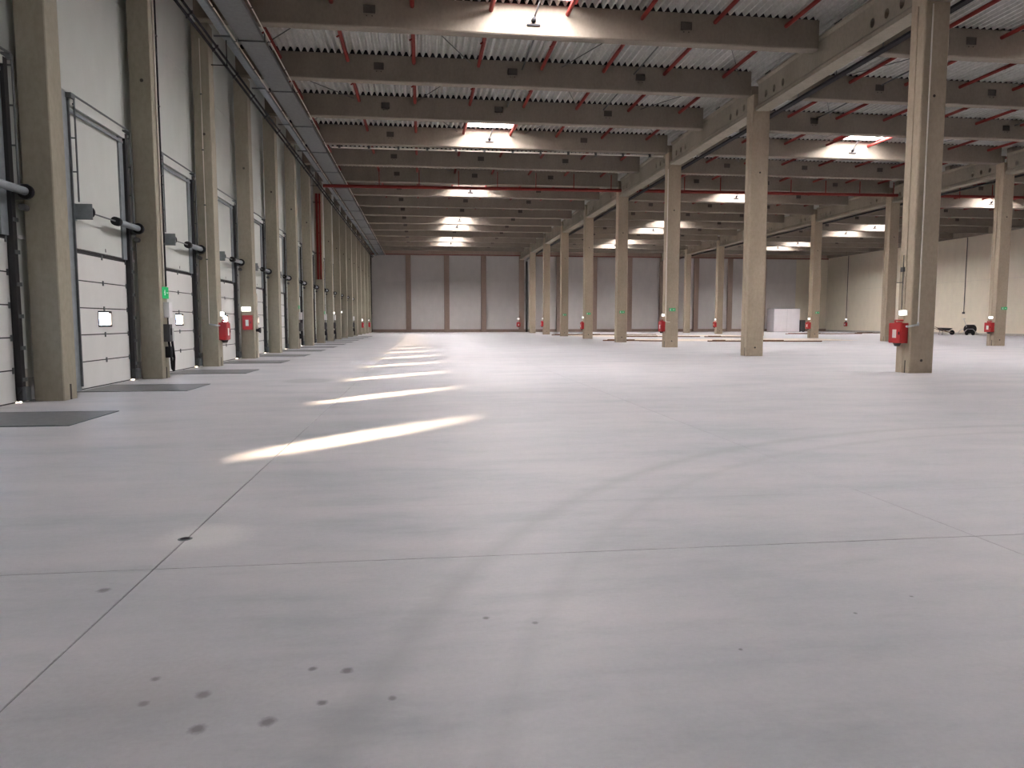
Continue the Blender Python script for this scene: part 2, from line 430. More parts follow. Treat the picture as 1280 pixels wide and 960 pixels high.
# ---------------------------------------------------------------- free columns
def free_column_mesh():
    wd, dp = .86, .70; g = .03
    mb = MB()
    c = .03
    # plan with a shallow groove half-way along the side that faces the dock wall
    pts = [(c, 0), (wd - c, 0), (wd, c), (wd, dp - c), (wd - c, dp), (c, dp), (0, dp - c), (0, .38), (g, .365), (g, .335), (0, .32), (0, c)]
    mb.prism_z(pts, 0, 11.78)
    mb.box(.02, .84, .0, .12, 11.78, ZB).box(.02, .84, .58, .70, 11.78, ZB).box(.02, .16, .12, .58, 11.78, ZB).box(.70, .84, .12, .58, 11.78, ZB)
    return mb.mesh('free_column', M['column'])
fcm = free_column_mesh()
pin_me = MB().tube([(0, .0, 0), (0, -.012, 0)], .045, 10).mesh('lifting_hole', M['dark'])
slot_me = MB().box(-.008, 0, -.02, .02, 0, .42).mesh('base_slot', M['dark'])
for ri, (a, b) in enumerate(RC):
    for k in range(-1 if ri == 0 else 0, 8):
        o = link('free_column', fcm, None, (a, RCY + 12 * k, 0))
        if k < 0: tag(o, 'square concrete column beside the camera, out of the frame', 'column', 'free columns'); continue
        tag(o, 'tall square concrete column, %s to the camera in the %s' % (ordn(k), rowname[ri]), 'column', 'free columns')
        link('lifting_hole', pin_me, o, (.43, 0, .42)); link('lifting_hole', pin_me, o, (.43, 0, 8.9)); link('base_slot', slot_me, o, (0, .2, 0))

# ---------------------------------------------------------------- dock wall columns
wc_me = MB().box(-.60, 0, 0, .60, 0, ZB, .02).mesh('wall_column', M['wallcol'])
hole2 = MB().tube([(0, .0, 0), (0, -.012, 0)], .05, 10).mesh('lifting_hole', M['dark'])
wslot = MB().box(0, .008, -.03, .03, 0, .34).mesh('base_slot', M['dark'])
NC = 17
for k in range(-1, NC):
    y = LCY + 6 * k
    o = link('wall_column', wc_me, None, (LCX, y, 0))
    if k < 0: tag(o, 'concrete dock wall column left of the camera, out of the frame', 'column', 'dock wall columns out of the frame'); continue
    tag(o, 'concrete column standing against the left dock wall, %s to the camera' % ordn(k), 'column', 'dock wall columns')
    if k > 0: link('lifting_hole', hole2, o, (-.25, 0, 8.6))
    link('base_slot', wslot, o, (0, .3, 0))

# ---------------------------------------------------------------- left wall panels (with door openings) as pieces of wall_left
wl = MB().box(XW - .22, XW - .20, Y1, Y1 + .3, 0, ZD + .2).build('wall_left', M['roof']); struct(wl)
DOORK = list(range(-3, 12))           # bays that carry a dock door; bay k lies after column k
DY0, DY1, DZ = 2.35, 5.75, 3.46       # door opening inside the bay, measured from the column front
TH = .10
def panel(y0, y1, z0, z1): return MB().box(XW - TH, XW, y0 + .006, y1 - .006, z0 + .004, z1 - .004)
pm = {}
def wall_piece(key, y0, y1, z0, z1, yo):
    if key not in pm: pm[key] = panel(y0, y1, z0, z1).mesh('wall_panel', M['panel_left'])
    link('wall_panel', pm[key], wl, (0, yo, 0))
for k in range(-6, NC):
    yo = LCY + 6 * k
    if k in DOORK:
        wall_piece('a', .3, DY0, 0.5, DZ, yo); wall_piece('b', DY1, 6.3, 0.5, DZ, yo)
        for i, (za, zb) in enumerate(((DZ, 7.2), (7.2, 10.6), (10.6, 13.9))):
            wall_piece('c%d' % i, .3, 5.75, za, zb, yo); wall_piece('d%d' % i, 5.75, 6.3, za, zb, yo)
    else:
        for i, (za, zb) in enumerate(((.5, 3.9), (3.9, 7.2), (7.2, 10.6), (10.6, 13.9))):
            wall_piece('e%d' % i, .3, 5.75, za, zb, yo); wall_piece('f%d' % i, 5.75, 6.3, za, zb, yo)
# outer skin so panel joints stay dark, door openings kept free
sk = MB()
for k in range(-6, NC + 1):
    yo = LCY + 6 * k
    if k in DOORK:
        sk.box(XW - .2, XW - TH - .004, yo, yo + DY0, 0, DZ); sk.box(XW - .2, XW - TH - .004, yo + DY1, yo + 6, 0, DZ)
        sk.box(XW - .2, XW - TH - .004, yo, yo + 6, DZ, ZD + .25)
    else: sk.box(XW - .2, XW - TH - .004, yo, yo + 6, 0, ZD + .25)
sk.build('wall_backing', M['roof'], wl)
# concrete plinth blocks either side of each column
pl1 = MB().box(XW - TH, XW + .05, DY1 + .10, 6.0, 0, .70, .01).mesh('plinth_block', M['plinth'])
pl2 = MB().box(XW - TH, XW + .05, .60, DY0 - .34, 0, .70, .01).mesh('plinth_block', M['plinth'])
pl3 = MB().box(XW - TH, XW + .05, .60, 6.0, 0, .60, .01).mesh('plinth_block', M['plinth'])
for k in range(-5, NC):
    yo = LCY + 6 * k
    if k in DOORK: link('plinth_block', pl1, wl, (0, yo, 0)); link('plinth_block', pl2, wl, (0, yo, 0))
    else: link('plinth_block', pl3, wl, (0, yo, 0))

# ---------------------------------------------------------------- dock doors (sectional, vertical lift)
def dock_door():
    r = empty('dock_door', (XW, 0, 0))
    y0, y1 = DY0, DY1; h = .676
    # five leaf sections, the middle one with a small window
    wy0, wy1, wz0, wz1 = 3.66, 4.48, 1.56, 1.98
    for i in range(5):
        z0 = .03 + i * h; z1 = z0 + h - .028
        m = MB(); xa, xb = -.07, -.015
        ya, yb = y0 + .04, y1 - .13
        if i == 2:
            m.box(xa, xb, ya, wy0, z0, z1).box(xa, xb, wy1, yb, z0, z1).box(xa, xb, wy0, wy1, z0, wz0).box(xa, xb, wy0, wy1, wz1, z1)
        else: m.box(xa, xb, ya, yb, z0, z1)
        s = m.build('door_section', M['door'], r)
        if i == 2:
            f = MB()
            e = .045
            f.box(xa, xb + .012, wy0, wy1, wz0, wz0 + e).box(xa, xb + .012, wy0, wy1, wz1 - e, wz1).box(xa, xb + .012, wy0, wy0 + e, wz0, wz1).box(xa, xb + .012, wy1 - e, wy1, wz0, wz1)
            f.build('window_frame', M['black'], s)
            MB().box(-.045, -.038, wy0 + e, wy1 - e, wz0 + e, wz1 - e).build('window_pane', M['glass'], s)
        hb = MB()
        for q in (ya + .03, (ya + yb) / 2, yb - .09):
            hb.box(xb, xb + .02, q, q + .06, z1 - .06, z1 + .07)
        hb.build('hinges', M['dgalv'], s)
    ga = MB()
    for i in range(1, 6):
        ga.box(-.062, -.03, y0 + .04, y1 - .13, .03 + i * h - .03, .03 + i * h)
    ga.box(-.062, -.03, y0 + .04, y1 - .13, 0, .03)
    ga.box(-.07, .03, y1 - .135, y1 + .02, .04, 3.46).box(-.07, 0, y0 - .02, y0 + .045, 0, 3.46).box(-.07, .0, y0, y1, 3.40, 3.50)
    ga.build('section_seals', M['seal'], r)
    # galvanised jambs
    MB().box(0, .05, y0 - .28, y0 + .06, 0, 7.15).box(.05, .07, y0 - .28, y0 - .25, 0, 7.15).build('jamb', M['galv'], r)
    MB().box(0, .05, y1 - .42, y1 - .16, 3.46, 6.95).build('jamb', M['galv'], r)
    MB().box(0, .04, y1 - .02, y1 + .10, .0, 7.0).build('jamb', M['galv'], r)
    # tracks and rods
    MB().box(.03, .13, y1 - .16, y1 - .02, .04, 7.0).build('track', M['seal'], r)
    MB().box(.03, .10, y0 + .02, y0 + .06, .10, 7.0).build('track', M['dgalv'], r)
    cl = MB()
    for q in range(7): cl.box(.03, .15, y1 - .14, y1 + .03, .45 + q * .66, .53 + q * .66)
    cl.box(.03, .20, y1 - .16, y1 + .04, .06, .34)
    cl.build('rollers', M['dgalv'], r)
    MB().tube([(.16, y0 + .16, 4.6), (.16, y0 + .16, 7.12)], .022, 6).build('guide_rod', M['dgalv'], r)
    MB().tube([(.16, y1 + .10, 4.5), (.16, y1 + .10, 7.12)], .022, 6).build('guide_rod', M['dgalv'], r)
    MB().tube([(.16, y0 + .1, 7.12), (.16, y1 + .12, 7.12)], .026, 6).build('spreader_bar', M['dgalv'], r)
    m = MB()
    for z in (5.3, 6.1, 6.9): m.box(0, .16, y0 + .14, y0 + .17, z, z + .03).box(0, .16, y1 + .08, y1 + .11, z, z + .03)
    m.box(0, .18, y0 - .02, y0 + .18, 7.02, 7.14).box(0, .18, y1 + .0, y1 + .12, 7.02, 7.14)
    m.build('brackets', M['dgalv'], r)
    MB().box(.02, .12, y0 + .06, y1 - .06, 6.86, 7.02).build('header_bar', M['panel_left'], r)
    MB().box(.02, .07, y0 + .06, y1 - .06, 6.72, 6.79).build('header_bar', M['galv'], r)
    # lintel rails that run to the column
    MB().box(.0, .10, y1 + .1, 6.0, 3.42, 3.50).build('side_rail', M['white'], r)
    MB().box(.0, .10, y1 + .1, 6.0, 7.10, 7.18).build('side_rail', M['white'], r)
    # spring shaft
    MB().box(.0, .035, y0 - .28, y0 + .30, 4.16, 4.58).box(.0, .45, y0 + .16, y0 + .19, 4.18, 4.56).build('end_plate', M['galv'], r)
    MB().tube([(.30, y0 + .19, 4.38), (.30, y1 + .1, 4.38)], .020, 8).build('shaft', M['dgalv'], r)
    MB().tube([(.30, y0 + .20, 4.38), (.30, y0 + .34, 4.38)], .15, 16).build('cable_drum', M['black'], r)
    MB().tube([(.30, y1 - 1.55, 4.38), (.30, y1 - 1.33, 4.38)], .115, 14).build('coupling', M['black'], r)
    MB().tube([(.30, y1 - 1.33, 4.38), (.30, y1 + .02, 4.38)], .085, 14).build('spring', M['galv'], r)
    MB().tube([(.30, y1 + .02, 4.38), (.30, y1 + .12, 4.38)], .15, 16).build('cable_drum', M['black'], r)
    MB().box(0, .34, y1 + .09, y1 + .13, 4.22, 4.54).build('end_plate', M['dgalv'], r)
    MB().tube([(.24, y1 + .0, 4.06), (.24, y1 + .18, 4.06)], .07, 10).build('roller', M['dgrey'], r)
    MB().box(-.01, .006, y0 + .22, y0 + .26, 3.55, 3.64).box(-.01, .006, y0 + 1.9, y0 + 1.94, 3.55, 3.64).build('stop_plate', M['dgrey'], r)
    return r
dd = dock_door(); ddt = tree_of(dd)
for i, k in enumerate(DOORK):
    o = dd if i == 0 else stamp(ddt)
    o.location = (XW, LCY + 6 * k, 0)
    if k < -1: tag(o, 'white sectional dock door with small window out of the frame, %s' % ('beside the camera' if k == -3 else 'just before the frame edge'), 'dock door', 'dock doors out of the frame')
    elif k == -1: tag(o, 'white sectional dock door cut by the left frame edge, before the nearest wall column', 'dock door', 'dock doors')
    else: tag(o, 'white sectional dock door with small bright window, %s past the nearest wall column' % ordn(k, 'first'), 'dock door', 'dock doors')

lev_me = MB().box(-2.5, 0, -.95, .95, 0, .012).mesh('deck_plate', M['leveler'])
lev_fr = MB().box(-2.54, .03, -.98, -.95, 0, .014).box(-2.54, .03, .95, .98, 0, .014).box(0, .03, -.95, .95, 0, .014).mesh('edge_frame', M['dgalv'])
for k in DOORK[2:]:
    o = empty('dock_leveler', (-5.76, LCY + 6 * k + 2.95, 0))
    if k < -1: tag(o, 'dark steel dock leveler plate in the floor, out of the frame', 'dock leveler', 'levelers out of the frame')
    else: tag(o, 'dark dock leveler plate in the floor by the left wall, %s one' % ordn(k + 1), 'dock leveler', 'dock levelers')
    link('deck_plate', lev_me, o); link('edge_frame', lev_fr, o)

# ---------------------------------------------------------------- far wall
wf = MB().box(XW - .6, XR + .6, Y1 + .12, Y1 + .4, 0, ZD + .3).build('wall_far', M['roof']); struct(wf)
NX = [(-7.7 + i * 6.0) for i in range(13)]
fx = [-8.4, -2.05, 4.1, 10.1, 16.35, 22.6, 28.6, 34.6, 40.2, 46.2, 52.2, 58.2, 64.2, XR]
for i in range(len(fx) - 1):
    for j, (a, b) in enumerate(((.45, 4.2), (4.2, 8.2), (8.2, 12.35))):
        MB().box(fx[i] + .01, fx[i + 1] - .01, Y1, Y1 + .12, a + .005, b - .005).build('wall_panel', M['panel_far'] if i < 12 else M['panel_right'], wf)
MB().box(XW, XR, Y1 - .06, Y1 + .12, 0, .45).build('plinth_beam', M['endcol'], wf)
MB().box(XW, XR, Y1 - .10, Y1 + .12, 12.35, ZD + .16).build('edge_beam', M['endcol'], wf)
MB().box(XW, XR, Y1 - .14, Y1 - .10, 12.42, 12.52).build('red_trim', M['dred'], wf)
ec = MB().box(-.42, .42, -.38, 0, 0, 12.34, .02).mesh('end_wall_column', M['endcol'])
for i, x in enumerate(fx[1:-2]):
    o = link('end_wall_column', ec, None, (x, Y1, 0))
    tag(o, 'brown concrete column against the far end wall, %s from the left corner' % ordn(i, 'first'), 'column', 'end wall columns')
# dark down pipes in the far wall corners of the left nave
for x, l in ((-8.0, 'dark vertical rain pipe in the far left corner of the hall'), (17.15, 'dark vertical rain pipe on the far wall right of the left nave')):
    o = empty('down_pipe', (x, Y1 - .62 if x > 0 else Y1 - .36, 0)); tag(o, l, 'pipe')
    MB().tube([(0, 0, 0), (0, 0, 11.5)] if x > 0 else [(0, 0, 0), (0, 0, 12.2)], .15, 10).build('pipe', M['black'], o)
    MB().box(-.2, .2, -.2, .2, 3, 3.08).box(-.2, .2, -.2, .2, 8, 8.08).build('clamps', M['dgrey'], o)

# right wall and back wall
wr = MB().box(XR + .12, XR + .4, Y0 - .3, Y1 + .4, 0, ZD + .3).build('wall_right', M['roof']); struct(wr)
y = Y0; rp = {}
i = 0
while y < Y1 - .1:
    y2 = min(y + 6.013, Y1)
    MB().box(XR, XR + .12, y + .01, y2 - .01, .25, 6.9).build('wall_panel', M['panel_right'], wr)
    MB().box(XR, XR + .12, y + .01, y2 - .01, 6.92, ZD + .1).build('wall_panel', M['panel_right'], wr)
    y = y2
MB().box(XR - .05, XR + .12, Y0, Y1, 0, .25).build('plinth_beam', M['plinth'], wr)
MB().box(XR - .4, XR + .12, Y0, Y1 - .2, 12.55, ZD - .01).build('edge_beam', M['beam'], wr)
wb = MB().box(XW - .6, XR + .6, Y0 - .4, Y0, 0, ZD + .3).build('wall_back', M['panel_far']); struct(wb)

# ---------------------------------------------------------------- services under the roof
PX = []
for ni, sx in enumerate((4.2, 28.4, 55.0)):
    nn = 4 if ni < 2 else 5
    for q in range(-nn, nn): PX.append((ni, q + nn, sx + (q + .5) * 2.95))
spm = MB().tube([(0, 24.4, 0), (0, 112.0, 0)], .085, 8).mesh('pipe', M['dred'])
hd = MB()
for q in range(15):
    yy = 31.2 + 6 * q
    hd.tube([(-.02, yy, -.05), (-.16, yy, -.13)], .035, 6); hd.tube([(-.02, yy - 1.6, 0), (-.02, yy - 1.6 + .12, 0)], .115, 8)
hdm = hd.mesh('sprinkler_heads', M['dred'])
hg = MB()
for q in range(15): hg.box(-.01, .01, 31 + 6 * q, 31.03 + 6 * q, .07, .30)
hgm = hg.mesh('hangers', M['dgrey'])
for ni, q, x in PX:
    o = empty('sprinkler_pipe', (x, 0, 13.42))
    tag(o, 'red sprinkler pipe under the roof deck of the %s, %s from its left side' % (navename[ni], ordn(q, 'first')), 'pipe', 'red sprinkler pipes')
    link('pipe', spm, o); link('sprinkler_heads', hdm, o); link('hangers', hgm, o)

# red sprinkler main across all naves
hgr = MB().box(-.03, .03, -.03, .03, .12, 1.33).mesh('hanger', M['dred'])
o = empty('sprinkler_main', (0, 57.0, 11.98)); tag(o, 'thick red sprinkler main hung across the hall below the beams', 'pipe')
MB().tube([(-7.3, 0, -.02), (15.9, 0, .12)], .12, 12).tube([(16.85, 0, .13), (39.7, 0, .26)], .12, 12).tube([(40.7, 0, .27), (69.5, 0, .42)], .12, 12).build('pipe', M['dred'], o)
x = -3.1
while x < 69:
    if min(abs(x - 16.36), abs(x - 40.2)) > .6: link('hanger', hgr, o, (x, 0, 0))
    x += 3.03
o = empty('sprinkler_riser', (-8.0, 58.37, 0)); tag(o, 'red sprinkler riser pipes on the left wall below the red main', 'pipe')
MB().tube([(0, 0, 5.0), (0, 0, 11.6)], .10, 10).build('pipe', M['dred'], o)
MB().tube([(.22, .0, 5.0), (.22, 0, 11.6)], .07, 8).build('pipe', M['dred'], o)
MB().box(-.28, .3, .08, .125, 10.9, 11.0).box(-.28, .3, .08, .125, 7, 7.08).build('brackets', M['dgrey'], o)
o = empty('sprinkler_drop', (30.3, 110, 0)); tag(o, 'short red vertical pipe at the far end behind the free columns', 'pipe')
o.location = (58.6 * .86, 108.0, 0)
MB().tube([(0, 0, 4.4), (0, 0, 11.8)], .14, 10).tube([(0, 0, 4.4), (.9, 0, 4.2)], .12, 8).build('pipe', M['red'], o)
MB().box(-.3, .1, -.1, .1, 0, .3).tube([(-.1, 0, 0), (-.1, 0, 4.4)], .05, 6).build('support', M['dgrey'], o)

# pale conduit crossing below the third lit beam
o = empty('cross_conduit', (0, 46.6, 12.44)); tag(o, 'pale conduit running across the left nave under the beams', 'conduit')
MB().tube([(-5.4, 0, -.0), (15.8, 0, .03)], .05, 8).build('tube', M['conduit'], o)
m = MB()
for q in range(12): m.box(-5.0 + q * 1.8, -4.86 + q * 1.8, -.08, .08, -.04, .135)
m.build('clips', M['dgrey'], o)
# thin dark pipe behind the first beam
for (ya, nm, z) in ((28.79, 'nearest', 12.86), (34.79, 'second', 12.9)):
    o = empty('drain_pipe', (0, ya, z)); tag(o, 'thin dark pipe running crosswise just behind the %s roof beam' % nm, 'pipe')
    MB().box(7.5, 7.56, -.085, .03, .04, .12).box(14, 14.06, -.085, .03, .04, .14).build('clips', M['dgrey'], o)
    MB().tube([(-5.6, 0, .45), (-5.6, 0, 0), (15.5, 0, .05)] if ya < 30 else [(7, 0, .1), (15.5, 0, .14)], .03, 6).build('pipe', M['steelrod'], o)

# wind bracing rods in the near bays
for k in range(6):
    ya = BY + .6 + 6 * k; yb = BY + 6 * k + 5.9; fl_ = k % 2
    segs = [((-7.37, 1), (-3.44, 0)), ((-.1, 0), (2.33, 1)), ((6.61, 1), (8.62, 0)), ((12.25, 0), (15.25, 1)), ((20.0, 1), (23.5, 0)), ((27.0, 0), (30.5, 1)), ((33.5, 1), (36.0, 0))]
    m = []
    for (xa, ea), (xb, eb) in segs:
        if fl_: ea, eb = 1 - ea, 1 - eb
        m.append(MB().tube([(xa, (ya, yb)[ea] - ya, 0), (xb, (ya, yb)[eb] - ya, 0)], .022, 5))
    r = empty('roof_bracing', (0, ya, 13.5)); tag(r, 'thin dark diagonal bracing rods under the deck behind the %s roof beam' % ordn(k, 'first'), 'bracing')
    for q in m: q.build('rod', M['steelrod'], r)
# thin dark service pipes between beams (parallel to the sprinkler lines)
for x, lab in ((4.75, 'thin dark pipe under the deck between the two central sprinkler pipes'), (10.1, 'thin dark pipe under the deck in the right half of the left nave'),
               (22.7, 'thin dark pipe under the deck at the left of the middle nave'), (35.2, 'thin dark pipe under the deck at the right of the middle nave')):
    o = empty('service_pipe', (x, 29, 13.25)); tag(o, lab, 'pipe')
    MB().tube([(0, 0, .1), (0, 11, .1)], .04, 6).build('pipe', M['steelrod'], o)
    MB().box(-.06, .06, 1, 1.04, .06, .4).box(-.06, .06, 8, 8.04, .06, .4).build('hangers', M['dgrey'], o)

# galvanised wide tray along the dock wall
o = empty('wide_cable_tray', (-6.22, 8, 12.2)); tag(o, 'wide grey galvanised tray hung along the top of the left wall', 'cable tray')
MB().box(-.45, .45, 0, 109, 0, .02).box(-.46, -.44, 0, 110, 0, .16).box(.44, .46, 0, 110, 0, .16).build('tray', M['tray'], o)
m = MB()
for q in range(18): m.box(-.50, .50, q * 6 + 3.0, q * 6 + 3.08, -.05, 0).box(-.5, -.46, q * 6 + 3, q * 6 + 3.08, -.05, .44).box(.46, .5, q * 6 + 3, q * 6 + 3.08, -.05, .44)
m.build('hangers', M['tray'], o)
o = empty('narrow_cable_tray', (-7.05, 8, 12.16)); tag(o, 'narrow galvanised tray beside the wide one, nearer the left wall', 'cable tray')
MB().box(-.12, .12, 0, 110, 0, .015).box(-.13, -.11, 0, 110, 0, .1).box(.11, .13, 0, 110, 0, .1).build('tray', M['galv'], o)
MB().tube([(.0, 0, .07), (.0, 110, .07)], .05, 6).tube([(-.07, 0, .05), (-.07, 110, .05)], .03, 6).build('cables', M['black'], o)
m = MB()
for q in range(18): m.box(-.40, .18, q * 6 + 2.5, q * 6 + 2.56, -.05, 0)
m.build('brackets', M['dgalv'], o)
for x, z, r_, mt, lab in ((-5.55, 12.2, .022, 'conduit', 'thin pale conduit right of the wide tray, bright line under the beams'),
                          (-6.80, 12.17, .025, 'conduit', 'thin pale conduit between the wide tray and the left wall'),
                          (-7.60, 11.80, .05, 'black', 'black cable run nearest the left wall columns'),
                          (-7.48, 11.92, .045, 'black', 'black cable run just inside the left wall columns')):
    o = empty('conduit_run', (x, 8, z)); tag(o, lab, 'conduit')
    MB().tube([(0, 0, 0), (0, 109, 0)], r_, 7).build('tube', M[mt], o)
    m = MB()
    for q in range(36): m.box(-r_ - .012, r_ + .012, q * 3, q * 3 + .05, -r_ - .01, r_ + .03)
    m.build('clips', M['dgrey'], o)
# dark drop frames by the wall columns
for k in (2, 6):
    o = empty('tray_support', (LCX, LCY + 6 * k + .3, 0)); tag(o, 'dark steel support frame hanging under the trays, %s' % ('nearer one' if k == 2 else 'farther one'), 'bracket')
    MB().box(.55, .58, 0, .03, 11.2, 12.1).build('hanger', M['black'], o); MB().box(0, .6, 0, .03, 11.18, 11.21).build('arm', M['black'], o)

# ---------------------------------------------------------------- wall and column fittings
def lamp(loc, face, label, s=1.0):
    """emergency luminaire; face: 'x+','x-','y-'"""
    rz = {'y-': 0, 'x+': PI / 2, 'x-': -PI / 2}[face]
    r = empty('emergency_light', loc, rz); tag(r, label, 'lamp', 'emergency lights')
    MB().box(-.17 * s, .17 * s, -.03, 0, -.08 * s, .10 * s).build('housing', M['white'], r)
    MB().box(-.155 * s, .155 * s, -.10, -.031, -.065 * s, .085 * s, .02).build('lens', M['lamp'], r)
    return r
def hose_cabinet(loc, face, label, full=True):
    rz = {'y-': 0, 'x+': PI / 2, 'x-': -PI / 2}[face]
    r = empty('fire_hose_cabinet', loc, rz); tag(r, label, 'hose cabinet', 'red fire hose cabinets')
    MB().box(-.31, .31, -.24, 0, -.33, .33).build('body', M['red'], r)
    d = MB().box(-.29, .29, -.27, -.245, -.31, .31).build('door', M['red'], r)
    MB().box(-.10, .10, -.276, -.271, -.16, .12).build('label_plate', M['signwhite'], d)
    MB().box(.22, .26, -.29, -.271, -.05, .05).build('handle', M['black'], d)
    if full:
        MB().tube([(0, -.14, .33), (0, -.14, .37)], .13, 14).tube([(-.2, -.12, .33), (-.2, -.12, .42), (.2, -.12, .42)], .03, 7).build('reel_cap', M['red'], r)
        MB().tube([(-.02, -.14, -.33), (-.02, -.14, -.44)], .13, 12, .08).build('valve', M['dgrey'], r)
    return r
# first free column
c1x = RC[0][0]
hose_cabinet((c1x, 22.33, 1.32), 'x-', 'red fire hose cabinet with white label on the nearest free column')
lamp((c1x, 22.25, 1.98), 'x-', 'lit white emergency light above the hose cabinet on the nearest free column')
o = empty('water_pipe', (c1x + .22, RCY - .05, 0)); tag(o, 'pale vertical pipe with elbow down the front of the nearest free column', 'pipe')
MB().tube([(0, 0, 1.62), (0, 0, 11.7)], .022, 8).build('riser', M['conduit'], o)
MB().tube([(0, 0, 1.60), (-.34, 0, 1.54)], .035, 8).tube([(0, 0, 1.56), (0, 0, 1.68)], .035, 8).tube([(-.34, 0, 1.54), (-.34, .09, 1.54)], .035, 8).build('elbow', M['grey'], o)
o = empty('cable_conduit', (c1x - .03, 22.36, 0)); tag(o, 'thin dark cable conduit down the side of the nearest free column', 'conduit')
MB().tube([(0, 0, 2.1), (0, 0, 3.9)], .014, 6).tube([(0, 0, 3.0), (0, .30, 3.0)], .012, 6).build('tube', M['dgrey'], o)
MB().box(-.03, .02, -.06, .1, 3.35, 3.5).build('junction_box', M['dgrey'], o)

def exit_sign(loc, face, label, lit=False, w_=.42, h_=.20):
    rz = {'y-': 0, 'x+': PI / 2, 'x-': -PI / 2}[face]
    r = empty('exit_sign', loc, rz); tag(r, label, 'exit sign', 'green exit signs')
    MB().box(-w_ / 2, w_ / 2, -.05, 0, -h_ / 2, h_ / 2).build('housing', M['greenlit' if lit else 'green'], r)
    p = MB()   # running figure, arrow and doorway
    p.box(-.14, -.11, -.056, -.051, .05, .08).box(-.15, -.11, -.056, -.051, -.02, .045).box(-.18, -.15, -.056, -.051, .0, .02).box(-.15, -.13, -.056, -.051, -.08, -.02).box(-.12, -.09, -.056, -.051, -.06, -.03)
    p.box(.02, .10, -.056, -.051, -.01, .01); p.add([(.10, -.056, -.03), (.14, -.056, 0), (.10, -.056, .03)], [(0, 1, 2)])
    p.build('pictogram', M['signwhite'], r)
    return r
for k, nm in ((2, 'third'), (3, 'fourth'), (4, 'fifth'), (5, 'sixth')):
    exit_sign((c1x + .42, RCY + 12 * k, 2.48), 'y-', 'small green exit sign on the front of the %s free column of the left row' % nm)
    # little cable to the sign
hose_cabinet((c1x, RCY + 24.4, 1.38), 'x-', 'red fire hose cabinet on the side of the third free column of the left row')
lamp((c1x, RCY + 24.4, 2.12), 'x-', 'emergency light on the third free column of the left row')
o = empty('sign_cable', (c1x - .02, RCY + 23.97, 0)); tag(o, 'pale pipe down the third free column of the left row to its cabinet', 'pipe')
MB().tube([(0, 0, 1.7), (0, 0, 11.5)], .025, 6).tube([(0, 0, 1.7), (.3, 0, 1.66)], .02, 6).build('tube', M['conduit'], o)
hose_cabinet((c1x, RCY + 48.4, 1.30), 'x-', 'red fire hose cabinet on the side of the fifth free column of the left row')
lamp((c1x, RCY + 48.4, 2.1), 'x-', 'emergency light on the fifth free column of the left row')
hose_cabinet((c1x, RCY + 72.4, 1.40), 'x-', 'red fire hose cabinet on the side of the seventh free column of the left row')
lamp((c1x, RCY + 72.4, 2.1), 'x-', 'emergency light on the seventh free column of the left row')
c2x = RC[1][0]
for k, nm in ((2, 'third'), (4, 'fifth'), (6, 'seventh')):
    hose_cabinet((c2x, RCY + 12 * k + .35, 1.3), 'x-', 'red fire hose cabinet on the side of the %s free column of the right row' % nm)
    lamp((c2x, RCY + 12 * k + .35, 1.98), 'x-', 'emergency light on the %s free column of the right row' % nm)
    if k < 6: exit_sign((c2x + .62, RCY + 12 * k, 2.62), 'y-', 'small green exit sign on the front of the %s free column of the right row' % nm)
for x, nm in ((15.2, 'far wall at the end of the left row'),):
    hose_cabinet((x + .6, Y1 - .39, 1.2), 'y-', 'dark red fire hose reel on the %s' % nm); lamp((x + .6, Y1 - .39, 2.15), 'y-', 'emergency light on the %s' % nm)
# right wall drops
for y, zlow, nm, full in ((112.2, 1.5, 'far', True), (86.05, 2.7, 'middle', False)):
    o = empty('wall_conduit', (XR - .05, y, 0)); tag(o, 'dark vertical cable conduit on the right wall, %s' % ('ending in a small box' if not full else 'ending at an emergency light'), 'conduit')
    MB().tube([(0, 0, zlow + .2), (0, 0, 12.5)], .05, 6).build('tube', M['dgrey'], o)
    MB().box(-.12, .05, -.14, .14, zlow, zlow + .25).build('end_box', M['dgrey'], o)
    if full:
        lamp((XR, y - .0, 2.05), 'x-', 'emergency light at the foot of the far conduit on the right wall', 1.3)
        hose_cabinet((XR, y, 1.25), 'x-', 'dark fire hose cabinet on the right wall below its light', False)
lamp((64.4, Y1 - .02, 1.9), 'y-', 'emergency light on the far wall right of the white booth', 1.4)
hose_cabinet((64.4, Y1, 1.15), 'y-', 'fire hose cabinet on the far wall right of the white booth', False)

# dock wall fittings
exit_sign((LCX, LCY + 6 + .40, 2.56), 'x+', 'lit green exit sign on the second wall column of the dock wall', True, .40, .34)
def control_set(yc, nm):
    r = empty('door_control', (LCX, yc, 0)); tag(r, 'dock door control boxes with hanging black cable on the %s wall column' % nm, 'control box', 'door controls')
    MB().box(0, .16, -.14, .14, 1.82, 2.28).build('power_box', M['white'], r)
    b = MB().box(0, .18, -.22, .0, 1.10, 1.62).build('control_box', M['dgrey'], r)
    MB().box(.18, .19, -.15, -.05, 1.3, 1.5).build('keypad', M['black'], b)
    MB().box(0, .16, .03, .20, 1.12, 1.50).build('switch_box', M['grey'], r)
    MB().tube([(.10, -.1, 1.1), (.14, -.08, .75), (.14, -.02, .3), (.14, .12, .22), (.14, .2, .6), (.10, .18, 1.15)], .04, 6).tube([(.05, .05, 1.5), (.05, .05, 1.82)], .02, 6).build('cable_loop', M['black'], r)
    MB().box(0, .16, -.14, .04, .62, .95).build('plug_box', M['black'], r)
control_set(LCY + 6 + .40, 'second')
control_set(LCY + 30 + .40, 'sixth'); control_set(LCY + 42 + .4, 'eighth'); control_set(LCY + 48 + .4, 'ninth'); control_set(LCY + 66 + .4, 'twelfth')
exit_sign((LCX, LCY + 30.3, 2.6), 'x+', 'green exit sign on the sixth wall column of the dock wall')
